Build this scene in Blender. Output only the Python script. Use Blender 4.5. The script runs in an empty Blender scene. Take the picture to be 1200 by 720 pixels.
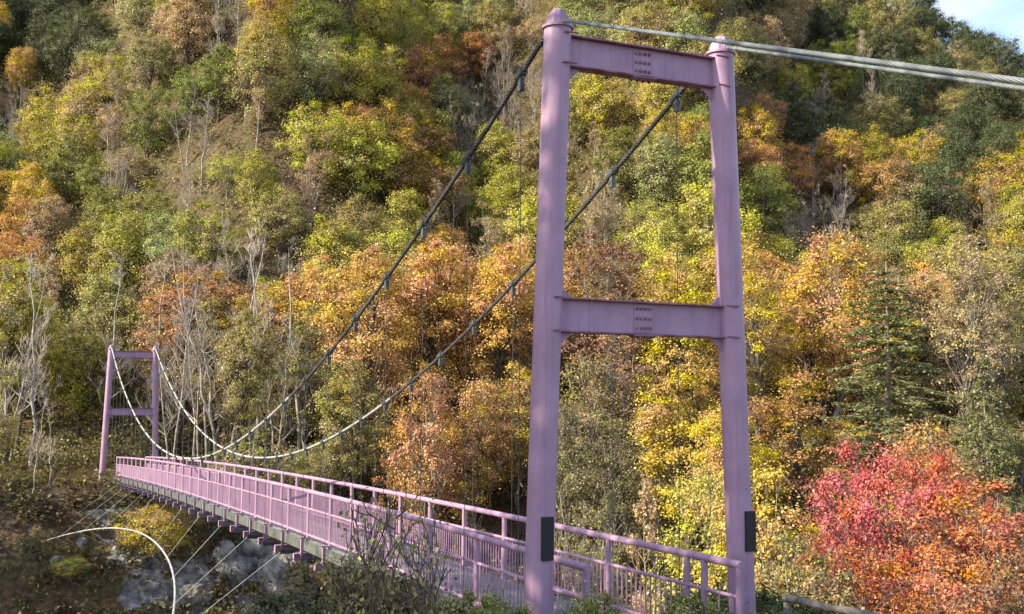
import bpy, math, re
import numpy as np
from mathutils import Vector, Matrix

scene = bpy.context.scene
COL = scene.collection
# ------------------------------------------------------------------ camera
YAW, PITCH, ROLL = 0.4255, 0.0904, 0.0066
CAM = np.array([-8.519, -14.226, 3.385])
FPX = 1344.25
F3 = np.array([math.sin(YAW)*math.cos(PITCH), math.cos(YAW)*math.cos(PITCH), math.sin(PITCH)])
R3 = np.array([math.cos(YAW), -math.sin(YAW), 0.0])
U3 = np.cross(R3, F3)
RR = R3*math.cos(ROLL) + U3*math.sin(ROLL)
UU = U3*math.cos(ROLL) - R3*math.sin(ROLL)
cd = bpy.data.cameras.new('camera'); cam = bpy.data.objects.new('camera', cd); COL.objects.link(cam)
m = Matrix(((RR[0], UU[0], -F3[0], CAM[0]), (RR[1], UU[1], -F3[1], CAM[1]), (RR[2], UU[2], -F3[2], CAM[2]), (0, 0, 0, 1)))
cam.matrix_world = m
cd.sensor_width = 36.0; cd.lens = FPX/1200*36; cd.clip_start = 0.1; cd.clip_end = 3000
scene.camera = cam
F2 = np.array([math.sin(YAW), math.cos(YAW)]); R2 = np.array([math.cos(YAW), -math.sin(YAW)])

# ------------------------------------------------------------------ light
SUN_AZ = -0.94*R2 - 0.34*F2
SUN_AZ = SUN_AZ/np.linalg.norm(SUN_AZ)
SUN_EL = math.radians(36)
SUN = np.array([SUN_AZ[0]*math.cos(SUN_EL), SUN_AZ[1]*math.cos(SUN_EL), math.sin(SUN_EL)])
ld = bpy.data.lights.new('sun', 'SUN'); lo = bpy.data.objects.new('sun', ld); COL.objects.link(lo)
ld.energy = 5.0; ld.angle = math.radians(0.5); ld.color = (1.0, 0.87, 0.64)
lo.rotation_euler = Vector(SUN).to_track_quat('Z', 'Y').to_euler()
w = bpy.data.worlds.new('World'); scene.world = w; w.use_nodes = True
nt = w.node_tree; nt.nodes.clear()
N = nt.nodes.new; L = nt.links.new
out = N('ShaderNodeOutputWorld'); bg = N('ShaderNodeBackground'); sky = N('ShaderNodeTexSky')
sky.sky_type = 'NISHITA'; sky.sun_disc = False; sky.sun_elevation = SUN_EL
sky.sun_rotation = math.atan2(SUN[0], SUN[1]); sky.dust_density = 1.2
tc = N('ShaderNodeTexCoord'); mp = N('ShaderNodeMapping'); mp.inputs['Scale'].default_value = (2.2, 2.2, 5.0)
nz = N('ShaderNodeTexNoise'); nz.inputs['Scale'].default_value = 1.7; nz.inputs['Detail'].default_value = 7
cr = N('ShaderNodeValToRGB'); cr.color_ramp.elements[0].position = 0.46; cr.color_ramp.elements[1].position = 0.72
mx = N('ShaderNodeMix'); mx.data_type = 'RGBA'; mx.inputs[7].default_value = (4.6, 4.75, 5.0, 1)
L(tc.outputs['Generated'], mp.inputs[0]); L(mp.outputs[0], nz.inputs['Vector']); L(nz.outputs[0], cr.inputs[0])
L(cr.outputs[0], mx.inputs[0]); L(sky.outputs[0], mx.inputs[6]); L(mx.outputs[2], bg.inputs[0]); L(bg.outputs[0], out.inputs[0])
bg.inputs[1].default_value = 0.15
scene.view_settings.view_transform = 'Standard'; scene.view_settings.look = 'None'
scene.view_settings.exposure = 1.1; scene.view_settings.gamma = 1.0; scene.view_settings.use_curve_mapping = False
scene.cycles.max_bounces = 6; scene.cycles.diffuse_bounces = 3; scene.cycles.transmission_bounces = 4
scene.cycles.use_denoising = True

rng = np.random.RandomState(11)

# ------------------------------------------------------------------ helpers
def project(P):
    d = np.asarray(P, float) - CAM; z = d @ F3
    return 600 + FPX*(d @ RR)/z, 360 - FPX*(d @ UU)/z, z
def unproj(px, py, depth):
    return CAM + depth*(F3 + (px-600)/FPX*RR - (py-360)/FPX*UU)
def uv_of(X, Y):
    a = X-CAM[0]; b = Y-CAM[1]
    return a*F2[0]+b*F2[1], a*R2[0]+b*R2[1]
def xy_of(u, v):
    return CAM[0]+u*F2[0]+v*R2[0], CAM[1]+u*F2[1]+v*R2[1]

class MB:
    """collects verts and faces, several material slots by index"""
    def __init__(s): s.v = []; s.f = []; s.n = 0
    def add(s, v, f):
        s.v.append(np.asarray(v, float)); s.f += [tuple(i+s.n for i in q) for q in f]; s.n += len(v); return s
    def box(s, lo, hi):
        (a, b, c), (d, e, g) = lo, hi
        return s.add([(a,b,c),(d,b,c),(d,e,c),(a,e,c),(a,b,g),(d,b,g),(d,e,g),(a,e,g)],
                     [(0,3,2,1),(4,5,6,7),(0,1,5,4),(1,2,6,5),(2,3,7,6),(3,0,4,7)])
    def tube(s, pts, rad, n=8, caps=True, twist=0.0):
        pts = np.asarray(pts, float); k = len(pts)
        rad = np.broadcast_to(np.asarray(rad, float), (k,))
        t = np.gradient(pts, axis=0); t /= np.linalg.norm(t, axis=1)[:, None]+1e-12
        ref = np.array([0, 0, 1.0]) if abs(t[:, 2]).mean() < 0.9 else np.array([1.0, 0, 0])
        a = np.cross(t, ref); a /= np.linalg.norm(a, axis=1)[:, None]+1e-12
        b = np.cross(a, t)
        th = np.arange(n)/n*2*math.pi
        V = pts[:, None, :] + rad[:, None, None]*(np.cos(th)[None, :, None]*a[:, None, :] + np.sin(th)[None, :, None]*b[:, None, :])
        f = []
        for i in range(k-1):
            for j in range(n):
                f.append((i*n+j, i*n+(j+1) % n, (i+1)*n+(j+1) % n, (i+1)*n+j))
        if caps: f += [tuple(range(n))[::-1], tuple((k-1)*n+j for j in range(n))]
        return s.add(V.reshape(-1, 3), f)
    def prism(s, poly, nrm, th):
        """flat polygon of thickness th along nrm"""
        P = np.asarray(poly, float); d = np.asarray(nrm, float)*th/2; n = len(P)
        f = [tuple(range(n))[::-1], tuple(range(n, 2*n))] + [(i, (i+1) % n, n+(i+1) % n, n+i) for i in range(n)]
        return s.add(np.vstack([P-d, P+d]), f)
    def mesh(s, name, mat, smooth=False):
        me = bpy.data.meshes.new(name)
        me.from_pydata(np.vstack(s.v).tolist(), [], s.f)
        me.materials.append(mat)
        if smooth: me.polygons.foreach_set('use_smooth', [True]*len(me.polygons))
        me.update(); return me
    def build(s, name, mat, parent=None, smooth=False, bevel=0.0):
        o = bpy.data.objects.new(name, s.mesh(name, mat, smooth)); COL.objects.link(o); o.parent = parent
        if smooth:
            md = o.modifiers.new('edges', 'EDGE_SPLIT'); md.split_angle = math.radians(40)
        if bevel:
            md = o.modifiers.new('round', 'BEVEL'); md.width = bevel; md.segments = 2; md.limit_method = 'ANGLE'
        return o

def empty(name, loc=(0, 0, 0), rz=0.0, label=None, cat=None, group=None, parent=None):
    o = bpy.data.objects.new(name, None); COL.objects.link(o); o.location = loc; o.rotation_euler = (0, 0, rz)
    o.empty_display_size = 0.2; o.parent = parent
    tag(o, label, cat, group); return o
def tag(o, label=None, cat=None, group=None, kind=None):
    if label: o['label'] = label
    if cat: o['category'] = cat
    if group: o['group'] = group
    if kind: o['kind'] = kind
    return o

# ------------------------------------------------------------------ materials
def mat(name):
    m = bpy.data.materials.new(name); m.use_nodes = True
    return m, m.node_tree, m.node_tree.nodes['Principled BSDF']
def noisy(name, c1, c2, scale, rough=0.6, detail=6, lo=0.35, hi=0.65, bump=0.0, bscale=None, metal=0.0, coord='Object'):
    m, t, b = mat(name); N = t.nodes.new; L = t.links.new
    tc = N('ShaderNodeTexCoord'); n = N('ShaderNodeTexNoise'); n.inputs['Scale'].default_value = scale; n.inputs['Detail'].default_value = detail
    r = N('ShaderNodeValToRGB'); r.color_ramp.elements[0].position = lo; r.color_ramp.elements[1].position = hi
    r.color_ramp.elements[0].color = (*c1, 1); r.color_ramp.elements[1].color = (*c2, 1)
    L(tc.outputs[coord], n.inputs['Vector']); L(n.outputs[0], r.inputs[0]); L(r.outputs[0], b.inputs['Base Color'])
    b.inputs['Roughness'].default_value = rough; b.inputs['Metallic'].default_value = metal
    if bump:
        n2 = N('ShaderNodeTexNoise'); n2.inputs['Scale'].default_value = bscale or scale*4; n2.inputs['Detail'].default_value = 8
        bp = N('ShaderNodeBump'); bp.inputs['Strength'].default_value = bump; bp.inputs['Distance'].default_value = 0.05
        L(tc.outputs[coord], n2.inputs['Vector']); L(n2.outputs[0], bp.inputs['Height']); L(bp.outputs[0], b.inputs['Normal'])
    return m

def paint_material():
    m, t, b = mat('pink_paint'); N = t.nodes.new; L = t.links.new
    tc = N('ShaderNodeTexCoord')
    n1 = N('ShaderNodeTexNoise'); n1.inputs['Scale'].default_value = 1.4; n1.inputs['Detail'].default_value = 8; n1.inputs['Roughness'].default_value = 0.65
    r1 = N('ShaderNodeValToRGB'); r1.color_ramp.elements[0].position = 0.36; r1.color_ramp.elements[1].position = 0.64
    r1.color_ramp.elements[0].color = (0.30, 0.185, 0.295, 1); r1.color_ramp.elements[1].color = (0.40, 0.255, 0.38, 1)
    # rain streaks: noise stretched along the height
    mp = N('ShaderNodeMapping'); mp.inputs['Scale'].default_value = (14, 14, 0.7)
    n2 = N('ShaderNodeTexNoise'); n2.inputs['Scale'].default_value = 1.0; n2.inputs['Detail'].default_value = 6
    r2 = N('ShaderNodeValToRGB'); r2.color_ramp.elements[0].position = 0.52; r2.color_ramp.elements[1].position = 0.74
    mx = N('ShaderNodeMix'); mx.data_type = 'RGBA'; mx.inputs[7].default_value = (0.22, 0.11, 0.19, 1)
    # rust specks
    n3 = N('ShaderNodeTexNoise'); n3.inputs['Scale'].default_value = 9.0; n3.inputs['Detail'].default_value = 10
    r3 = N('ShaderNodeValToRGB'); r3.color_ramp.elements[0].position = 0.70; r3.color_ramp.elements[1].position = 0.75
    mx2 = N('ShaderNodeMix'); mx2.data_type = 'RGBA'; mx2.inputs[7].default_value = (0.13, 0.055, 0.05, 1)
    mul = N('ShaderNodeMath'); mul.operation = 'MULTIPLY'; mul.inputs[1].default_value = 0.5
    L(tc.outputs['Object'], n1.inputs['Vector']); L(tc.outputs['Object'], mp.inputs[0]); L(mp.outputs[0], n2.inputs['Vector'])
    L(tc.outputs['Object'], n3.inputs['Vector'])
    L(n1.outputs[0], r1.inputs[0]); L(n2.outputs[0], r2.inputs[0]); L(n3.outputs[0], r3.inputs[0])
    L(r2.outputs[0], mul.inputs[0]); L(mul.outputs[0], mx.inputs[0]); L(r1.outputs[0], mx.inputs[6])
    L(r3.outputs[0], mx2.inputs[0]); L(mx.outputs[2], mx2.inputs[6]); L(mx2.outputs[2], b.inputs['Base Color'])
    b.inputs['Roughness'].default_value = 0.5
    bp = N('ShaderNodeBump'); bp.inputs['Strength'].default_value = 0.08; L(n3.outputs[0], bp.inputs['Height']); L(bp.outputs[0], b.inputs['Normal'])
    return m
PINK = paint_material()
FLANGE = noisy('weathered_flange_paint', (0.14, 0.05, 0.09), (0.30, 0.14, 0.22), 5, 0.7)
PLATE = noisy('black_plate', (0.003, 0.0045, 0.006), (0.008, 0.011, 0.013), 30, 0.55)
ROPE_G = noisy('galvanised_rope', (0.085, 0.105, 0.12), (0.18, 0.205, 0.225), 6, 0.5, metal=0.35)
ROPE_D = noisy('shaded_rope', (0.03, 0.032, 0.034), (0.07, 0.07, 0.07), 6, 0.55)  # near main cable and hangers: shade put into the rope colour
ROPE_W = noisy('pale_sheath_sunlit_cable', (0.25, 0.265, 0.26), (0.40, 0.42, 0.405), 3, 0.5)  # pale sheath of the guy; the far main cable uses it as sunlit tone
STEEL_D = noisy('dark_clamp_steel', (0.035, 0.04, 0.045), (0.12, 0.13, 0.135), 8, 0.5, metal=0.3)
EDGE = noisy('grey_green_edge_beam', (0.045, 0.055, 0.05), (0.12, 0.135, 0.125), 3, 0.7)
DECKM = noisy('deck_surface', (0.12, 0.115, 0.12), (0.24, 0.23, 0.235), 3, 0.85, bump=0.3)
WOODM = noisy('weathered_log', (0.10, 0.085, 0.075), (0.24, 0.21, 0.19), 7, 0.9, bump=0.6)
BARK_D = noisy('dark_bark', (0.045, 0.035, 0.028), (0.13, 0.105, 0.085), 3, 0.95, bump=0.5, bscale=20)
BARK_G = noisy('grey_bark', (0.15, 0.13, 0.11), (0.33, 0.30, 0.265), 2.5, 0.95)
BARK_W = noisy('pale_birch_bark', (0.17, 0.15, 0.13), (0.42, 0.39, 0.345), 2.2, 0.8)
CONC = noisy('old_concrete', (0.2, 0.19, 0.18), (0.34, 0.33, 0.31), 2, 0.9, bump=0.4)

def leaf_material():
    m, t, b = mat('leaf'); N = t.nodes.new; L = t.links.new
    oi = N('ShaderNodeObjectInfo')
    ac = N('ShaderNodeAttribute'); ac.attribute_name = 'clump'
    al = N('ShaderNodeAttribute'); al.attribute_name = 'leaf'
    def math_(op, a, b_):
        n = N('ShaderNodeMath'); n.operation = op
        for i, x in enumerate((a, b_)):
            if isinstance(x, (int, float)): n.inputs[i].default_value = x
            else: L(x, n.inputs[i])
        return n.outputs[0]
    # the alpha of the object's colour says how mottled the crown is
    mix = math_('ADD', math_('MULTIPLY', ac.outputs['Fac'], 0.75), math_('MULTIPLY', al.outputs['Fac'], 0.25))
    dh = math_('MULTIPLY', math_('SUBTRACT', mix, 0.45), math_('MULTIPLY', oi.outputs['Alpha'], 0.12))
    hs = N('ShaderNodeHueSaturation')
    L(math_('ADD', dh, 0.5), hs.inputs['Hue'])
    L(math_('ADD', math_('MULTIPLY', al.outputs['Fac'], 0.45), 0.80), hs.inputs['Value'])
    L(math_('ADD', math_('MULTIPLY', ac.outputs['Fac'], 0.3), 0.8), hs.inputs['Saturation'])
    L(oi.outputs['Color'], hs.inputs['Color'])
    d = N('ShaderNodeBsdfDiffuse'); tr = N('ShaderNodeBsdfTranslucent'); g = N('ShaderNodeBsdfGlossy')
    L(hs.outputs[0], d.inputs[0]); L(hs.outputs[0], tr.inputs[0]); g.inputs['Roughness'].default_value = 0.5
    g.inputs[0].default_value = (1, 1, 1, 1)
    a = N('ShaderNodeMixShader'); a.inputs[0].default_value = 0.33; L(d.outputs[0], a.inputs[1]); L(tr.outputs[0], a.inputs[2])
    c = N('ShaderNodeMixShader'); c.inputs[0].default_value = 0.035; L(a.outputs[0], c.inputs[1]); L(g.outputs[0], c.inputs[2])
    L(c.outputs[0], t.nodes['Material Output'].inputs['Surface']); t.nodes.remove(b)
    return m
LEAF = leaf_material()
def twig_material():
    m, t, b = mat('twig'); N = t.nodes.new; L = t.links.new
    oi = N('ShaderNodeObjectInfo'); L(oi.outputs['Color'], b.inputs['Base Color']); b.inputs['Roughness'].default_value = 0.9
    return m
TWIG = twig_material()

# ------------------------------------------------------------------ terrain
def sst(a, b, x):
    t = np.clip((x-a)/(b-a), 0, 1); return t*t*(3-2*t)
_ph = np.random.RandomState(5).uniform(0, 6.28, (40, 3)); _dr = np.random.RandomState(6).normal(size=(40, 2))
def vnoise(X, Y, lam, k=8, off=0):
    r = 0
    for i in range(k):
        d = _dr[(i+off) % 40]; d = d/np.linalg.norm(d)
        r = r + np.sin((X*d[0]+Y*d[1])*2*math.pi/lam*(0.7+0.09*i) + _ph[(i+off) % 40, 0])
    return r/k
SPA = np.array([-.75, -.60, -.43, -.22, -.03, .155, .275, .40, .62, .9])
SPH = np.array([0.0, 6.0, -9.0, 13.0, -8.0, 15.0, -6.0, -9.0, -6.0, 0.0])
def spur(a):
    i = np.clip(np.searchsorted(SPA, a)-1, 0, len(SPA)-2)
    t = np.clip((a-SPA[i])/(SPA[i+1]-SPA[i]), 0, 1); t = t*t*(3-2*t)
    return SPH[i]*(1-t)+SPH[i+1]*t
def ground(X, Y):
    X = np.asarray(X, float); Y = np.asarray(Y, float)
    u, v = uv_of(X, Y)
    Yf = 60 - 0.45*np.clip(X-5, 0, 45) + 1.5*vnoise(X, Y, 17, 5, 3)
    zN = 0.12 + 0.11*np.clip(-Y-1, 0, 14)*(1-0.8*sst(-4, 2, X)) - 0.42*np.clip(X-3.2, 0, 14)*sst(-14, 0, Y) + 0.02*np.clip(-X-10, 0, 60)
    zT = -1.75 + 0.03*np.clip(Y-Yf, 0, 60) + 0.35*vnoise(X, Y, 9, 6, 1)
    zb = -13 + 6.5*sst(4, 16, X)
    near = zN - 0.85*np.clip(Y-2.2, 0, 60)
    far = zT - 1.05*np.clip(Yf-Y, 0, 80) + np.where(Y < Yf, 0.9, 0)*vnoise(X, Y, 4.5, 8, 9)*sst(0, 4, Yf-Y)
    z = np.maximum(np.maximum(near, far), zb)
    a = v/np.maximum(u, 20)
    sl = 0.86*(u-93) + spur(a)*np.clip((u-88)/45, 0, 1.3) + 1.6*vnoise(X, Y, 21, 8, 15)
    crest = 57 + np.clip(-0.68*(v-67), -60, 200) + 30*np.exp(-((a-.285)/.095)**2) + 2*vnoise(X, Y, 15, 6, 20) - 0.25*np.clip(u-190, 0, 300)
    crest = np.minimum(crest, 120)
    k = 6.0
    h = -k*np.log(np.exp(-np.clip(sl, -60, 300)/k)+np.exp(-np.clip(crest, -60, 300)/k))
    h = np.where(u > 70, h, -50)
    d = np.clip((h-z)/8+.5, 0, 1)
    z = z*(1-d)+h*d+8*d*(1-d)*.5
    return z + 0.06*vnoise(X, Y, 2.3, 6, 25)
def gz(x, y): return float(ground(np.array([x]), np.array([y]))[0])

def terrain():
    def axis(a, b, fine, far):
        lo = -np.geomspace(1, far, 14)+a; hi = np.geomspace(1, far, 14)+b
        return np.concatenate([lo[::-1], np.arange(a, b, fine), hi])
    xs = axis(-75, 165, 1.25, 900); ys = axis(-30, 205, 1.1, 900)
    X, Y = np.meshgrid(xs, ys); Z = ground(X, Y)
    nx, ny = len(xs), len(ys)
    V = np.stack([X, Y, Z], -1).reshape(-1, 3)
    i = np.arange(ny-1)[:, None]*nx + np.arange(nx-1)[None, :]
    Q = np.stack([i, i+1, i+nx+1, i+nx], -1).reshape(-1, 4)
    me = quad_mesh('ground', V, Q)
    me.polygons.foreach_set('use_smooth', [True]*len(me.polygons))
    m, t, b = mat('forest_floor'); N = t.nodes.new; L = t.links.new
    tc = N('ShaderNodeTexCoord')
    def nz(s, d=8):
        n = N('ShaderNodeTexNoise'); n.inputs['Scale'].default_value = s; n.inputs['Detail'].default_value = d; L(tc.outputs['Object'], n.inputs['Vector']); return n
    def ramp(src, els):
        r = N('ShaderNodeValToRGB'); e = r.color_ramp.elements
        while len(e) < len(els): e.new(0.5)
        for k, (p, c) in enumerate(els): e[k].position = p; e[k].color = (*c, 1)
        L(src, r.inputs[0]); return r
    n1 = nz(0.35); n2 = nz(3.0)
    litter = ramp(n1.outputs[0], [(0.3, (0.045, 0.033, 0.02)), (0.5, (0.10, 0.065, 0.032)), (0.62, (0.075, 0.075, 0.03)), (0.75, (0.17, 0.09, 0.035))])
    fine = ramp(n2.outputs[0], [(0.35, (0.45, 0.45, 0.45)), (0.65, (1.4, 1.3, 1.2))])
    mul = N('ShaderNodeMix'); mul.data_type = 'RGBA'; mul.blend_type = 'MULTIPLY'; mul.inputs[0].default_value = 1
    L(litter.outputs[0], mul.inputs[6]); L(fine.outputs[0], mul.inputs[7])
    n3 = nz(1.7, 12)
    n4 = nz(0.28, 6)
    vo = N('ShaderNodeTexVoronoi'); vo.inputs['Scale'].default_value = 0.55; vo.feature = 'DISTANCE_TO_EDGE'; L(tc.outputs['Object'], vo.inputs['Vector'])
    rock = ramp(n3.outputs[0], [(0.3, (0.045, 0.047, 0.05)), (0.48, (0.15, 0.15, 0.15)), (0.66, (0.37, 0.365, 0.35))])
    ge = N('ShaderNodeNewGeometry'); sx = N('ShaderNodeSeparateXYZ'); L(ge.outputs['Normal'], sx.inputs[0])
    sp = N('ShaderNodeSeparateXYZ'); L(tc.outputs['Object'], sp.inputs[0])
    ad = N('ShaderNodeMath'); ad.operation = 'MULTIPLY_ADD'; L(n4.outputs[0], ad.inputs[0]); ad.inputs[1].default_value = -1.1; L(sx.outputs[2], ad.inputs[2])
    rm = ramp(ad.outputs[0], [(0.16, (1, 1, 1)), (0.26, (0, 0, 0))])
    lowz = N('ShaderNodeMath'); lowz.operation = 'LESS_THAN'; L(sp.outputs[2], lowz.inputs[0]); lowz.inputs[1].default_value = -2.6
    lowx = N('ShaderNodeMath'); lowx.operation = 'COMPARE'; wob = N('ShaderNodeMath'); wob.operation = 'MULTIPLY_ADD'; L(n4.outputs[0], wob.inputs[0]); wob.inputs[1].default_value = 14.0; L(sp.outputs[0], wob.inputs[2]); L(wob.outputs[0], lowx.inputs[0]); lowx.inputs[1].default_value = 10.3; lowx.inputs[2].default_value = 4.2
    lz2 = N('ShaderNodeMath'); lz2.operation = 'MULTIPLY'; L(lowz.outputs[0], lz2.inputs[0]); L(lowx.outputs[0], lz2.inputs[1])
    both = N('ShaderNodeMath'); both.operation = 'MULTIPLY'; L(rm.outputs[0], both.inputs[0]); L(lz2.outputs[0], both.inputs[1])
    mm = N('ShaderNodeMix'); mm.data_type = 'RGBA'; L(both.outputs[0], mm.inputs[0]); L(mul.outputs[2], mm.inputs[6]); L(rock.outputs[0], mm.inputs[7])
    L(mm.outputs[2], b.inputs['Base Color']); b.inputs['Roughness'].default_value = 0.95
    bp = N('ShaderNodeBump'); bp.inputs['Strength'].default_value = 1.0; bp.inputs['Distance'].default_value = 0.6
    L(n3.outputs[0], bp.inputs['Height']); L(bp.outputs[0], b.inputs['Normal'])
    me.materials.append(m)
    o = bpy.data.objects.new('ground', me); COL.objects.link(o); tag(o, 'leaf covered ground of both gorge banks and the steep wooded hill', 'ground', kind='structure')

def quad_mesh(name, V, Q, attrs=None):
    me = bpy.data.meshes.new(name); n = len(Q)
    me.vertices.add(len(V)); me.vertices.foreach_set('co', np.asarray(V, np.float32).ravel())
    me.loops.add(4*n); me.loops.foreach_set('vertex_index', np.asarray(Q, np.int32).ravel())
    me.polygons.add(n); me.polygons.foreach_set('loop_start', np.arange(0, 4*n, 4, dtype=np.int32))
    me.update(calc_edges=True)
    for k, a in (attrs or {}).items():
        at = me.attributes.new(k, 'FLOAT', 'FACE'); at.data.foreach_set('value', np.asarray(a, np.float32))
    return me
terrain()

# ------------------------------------------------------------------ the bridge
W0, BAT, H, ZM, SPAN, DZ = 1.386, 0.0344, 8.8, 4.95, 65.2, -1.55
def zrail(y): return 1.3118 + 0.0025*y - 0.0003*y*y
def zrail_l(y): return zrail(y) - 0.08*np.exp(-(np.asarray(y)/6.0)**2)
def zcable(y): return 9.0 - 0.4392*y + 0.00636*y*y
RX = 0.907
bridge = empty('suspension_bridge', (0, 0, 0), label='long pink suspension footbridge with round tower legs spanning the gorge', cat='bridge')

def circ(c, r, n=24, z=0.0):
    th = np.arange(n)/n*2*math.pi
    return np.stack([c[0]+r*np.cos(th), c[1]+r*np.sin(th), np.full(n, c[2]+z)], 1)
def tower(y, dz, plates, label):
    t = empty('tower', (0, y, dz), parent=bridge); t['label'] = label
    def cx(z): return W0 + BAT*(H-z)
    for s in (-1, 1):
        mb = MB()
        zs = np.linspace(-1.6 if y < 10 else -1.2, H, 12)
        mb.tube(np.stack([s*cx(zs), 0*zs, zs], 1), 0.196, 32)
        x8 = s*cx(H)
        mb.tube([(x8, 0, H+.002), (x8, 0, H+.04)], 0.225, 32)
        mb.build('post', PINK, t, smooth=True)
        cp = MB()   # saddle cap: faceted cone with an upright fin on top
        cp.tube([(x8, 0, H+.042), (x8, 0, H+.16), (x8, 0, H+.27), (x8, 0, H+.30)], [0.19, 0.165, 0.085, 0.04], 8)
        cp.box((x8-.045, -.17, H+.05), (x8+.045, .17, H+.24))
        cp.build('saddle_cap', PINK, t, bevel=0.008)
    for zt, hh, up, dn in ((H-.09, .44, False, True), (ZM, .46, True, True)):
        zb = zt-hh
        xa = cx(zt)-.12; xb = cx(zb)-.12
        web = MB().prism([(-xb, 0, zb+.012), (xb, 0, zb+.012), (xa, 0, zt-.012), (-xa, 0, zt-.012)], (0, 1, 0), .014)
        w_ = web.build('cross_beam', PINK, t)
        fl = MB()
        for z in (zt, zb):
            x = cx(z)-.10
            fl.box((-x, -.10, z-.011), (x, .10, z+.011))
            for s in (-1, 1):       # short collar plates lapping the front of the leg
                xi, xo = s*(x-.12), s*(x+.10)
                fl.box((min(xi, xo), -.225, z-.010), (max(xi, xo), -.198, z+.010))
        fl.build('beam_flange', FLANGE, t)
        sp = MB(); nb = MB()
        sp.box((-.155, -.021, zb+.03), (.155, -.0085, zt-.03)); sp.box((-.155, .0085, zb+.03), (.155, .021, zt-.03))
        sp.box((-.2, -.098, zb-.024), (.2, .098, zb-.0125)); sp.build('splice_plate', PINK, t, bevel=0.003)
        for i in range(4):
            for j in range(3):
                x = -.11+.0733*i; z = zb+.09+(hh-.18)/2*j
                nb.tube([(x, -.020, z), (x, -.042, z)], .024, 6); nb.tube([(x, .020, z), (x, .042, z)], .021, 6)
            for yy in (-.06, .06): nb.tube([(-.15+.1*i, yy, zb-.023), (-.15+.1*i, yy, zb-.05)], .02, 6)
            for yy in (-.06, .06): nb.tube([(-.15+.1*i, yy, zt+.0115), (-.15+.1*i, yy, zt+.035)], .02, 6)
        nb.build('bolt_pattern', FLANGE, t)
        for s in (-1, 1):
            if up: 
                x = cx(zt)-.17; MB().prism([(s*x, 0, zt+.0125), (s*(x-.19), 0, zt+.0125), (s*(x-.17), 0, zt+.04), (s*(x-.0), 0, zt+.19)], (0, 1, 0), .014).build('gusset', PINK, t)
            if dn: 
                x = cx(zb)-.17; MB().prism([(s*x, 0, zb-.0125), (s*(x-.21), 0, zb-.0125), (s*(x-.19), 0, zb-.04), (s*(x+.01), 0, zb-.23)], (0, 1, 0), .014).build('gusset', PINK, t)
    if plates:
        for s in (-1, 1):
            zc = 1.68 if s < 0 else 1.66
            p = MB(); x = s*cx(zc)
            x += .01 if s < 0 else .045; p.box((x-.085, -.235, zc-.29), (x+.085, -.18, zc+.29))
            p.build('name_plate', PLATE, t, bevel=0.004)
    b = MB()
    for s in (-1, 1):
        x = s*cx(0); zz = (0.0 if y < 10 else -.7)
        b.box((x-.55, -.55, zz-2.2), (x+.55, .55, zz-.06))
    b.build('footing', CONC, t, bevel=0.03)
    return t
tower(0, 0, True, 'tall near tower with black plates on both legs')
tower(SPAN, DZ, False, 'small far tower below the trees')

# deck
ys = np.linspace(0.1, SPAN-.4, 90)
def ribbon(x0, x1, top, bot, yy):
    mb = MB(); k = len(yy); zt = zrail(yy)+top; zb = zrail(yy)+bot
    V = np.concatenate([np.stack([np.full(k, a), yy, z], 1) for a, z in ((x0, zb), (x1, zb), (x1, zt), (x0, zt))])
    f = []
    for i in range(k-1):
        for j in range(4):
            a = j*k+i; b = ((j+1) % 4)*k+i; f.append((a, b, b+1, a+1))
    f += [(0, 3*k, 2*k, k), (k-1, 2*k-1, 3*k-1, 4*k-1)]
    return mb.add(V, f)
deck = ribbon(-.97, .97, -1.26, -1.34, ys).build('deck', DECKM, bridge)
for s in (-1, 1):
    ribbon(min(s*.975, s*1.03), max(s*.975, s*1.03), -1.245, -1.49, ys).build('edge_beam', EDGE, deck)
BY = 3.35+2.115*np.arange(-1, 29)
for y in .45+2.115*np.arange(0, 31):
    z = zrail(y)-1.565
    cb = MB(); cb.box((-1.26, y-.07, z-.018), (1.26, y+.07, z-.002)); cb.box((-1.26, y-.07, z-.2), (1.26, y+.07, z-.184)); cb.box((-1.25, y-.008, z-.184), (1.25, y+.008, z-.018))
    for s in (-1, 1): cb.box((s*1.256-.006, y-.07, z-.1835), (s*1.256+.006, y+.07, z-.0185))
    cb.build('floor_beam', PINK, deck)
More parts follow.
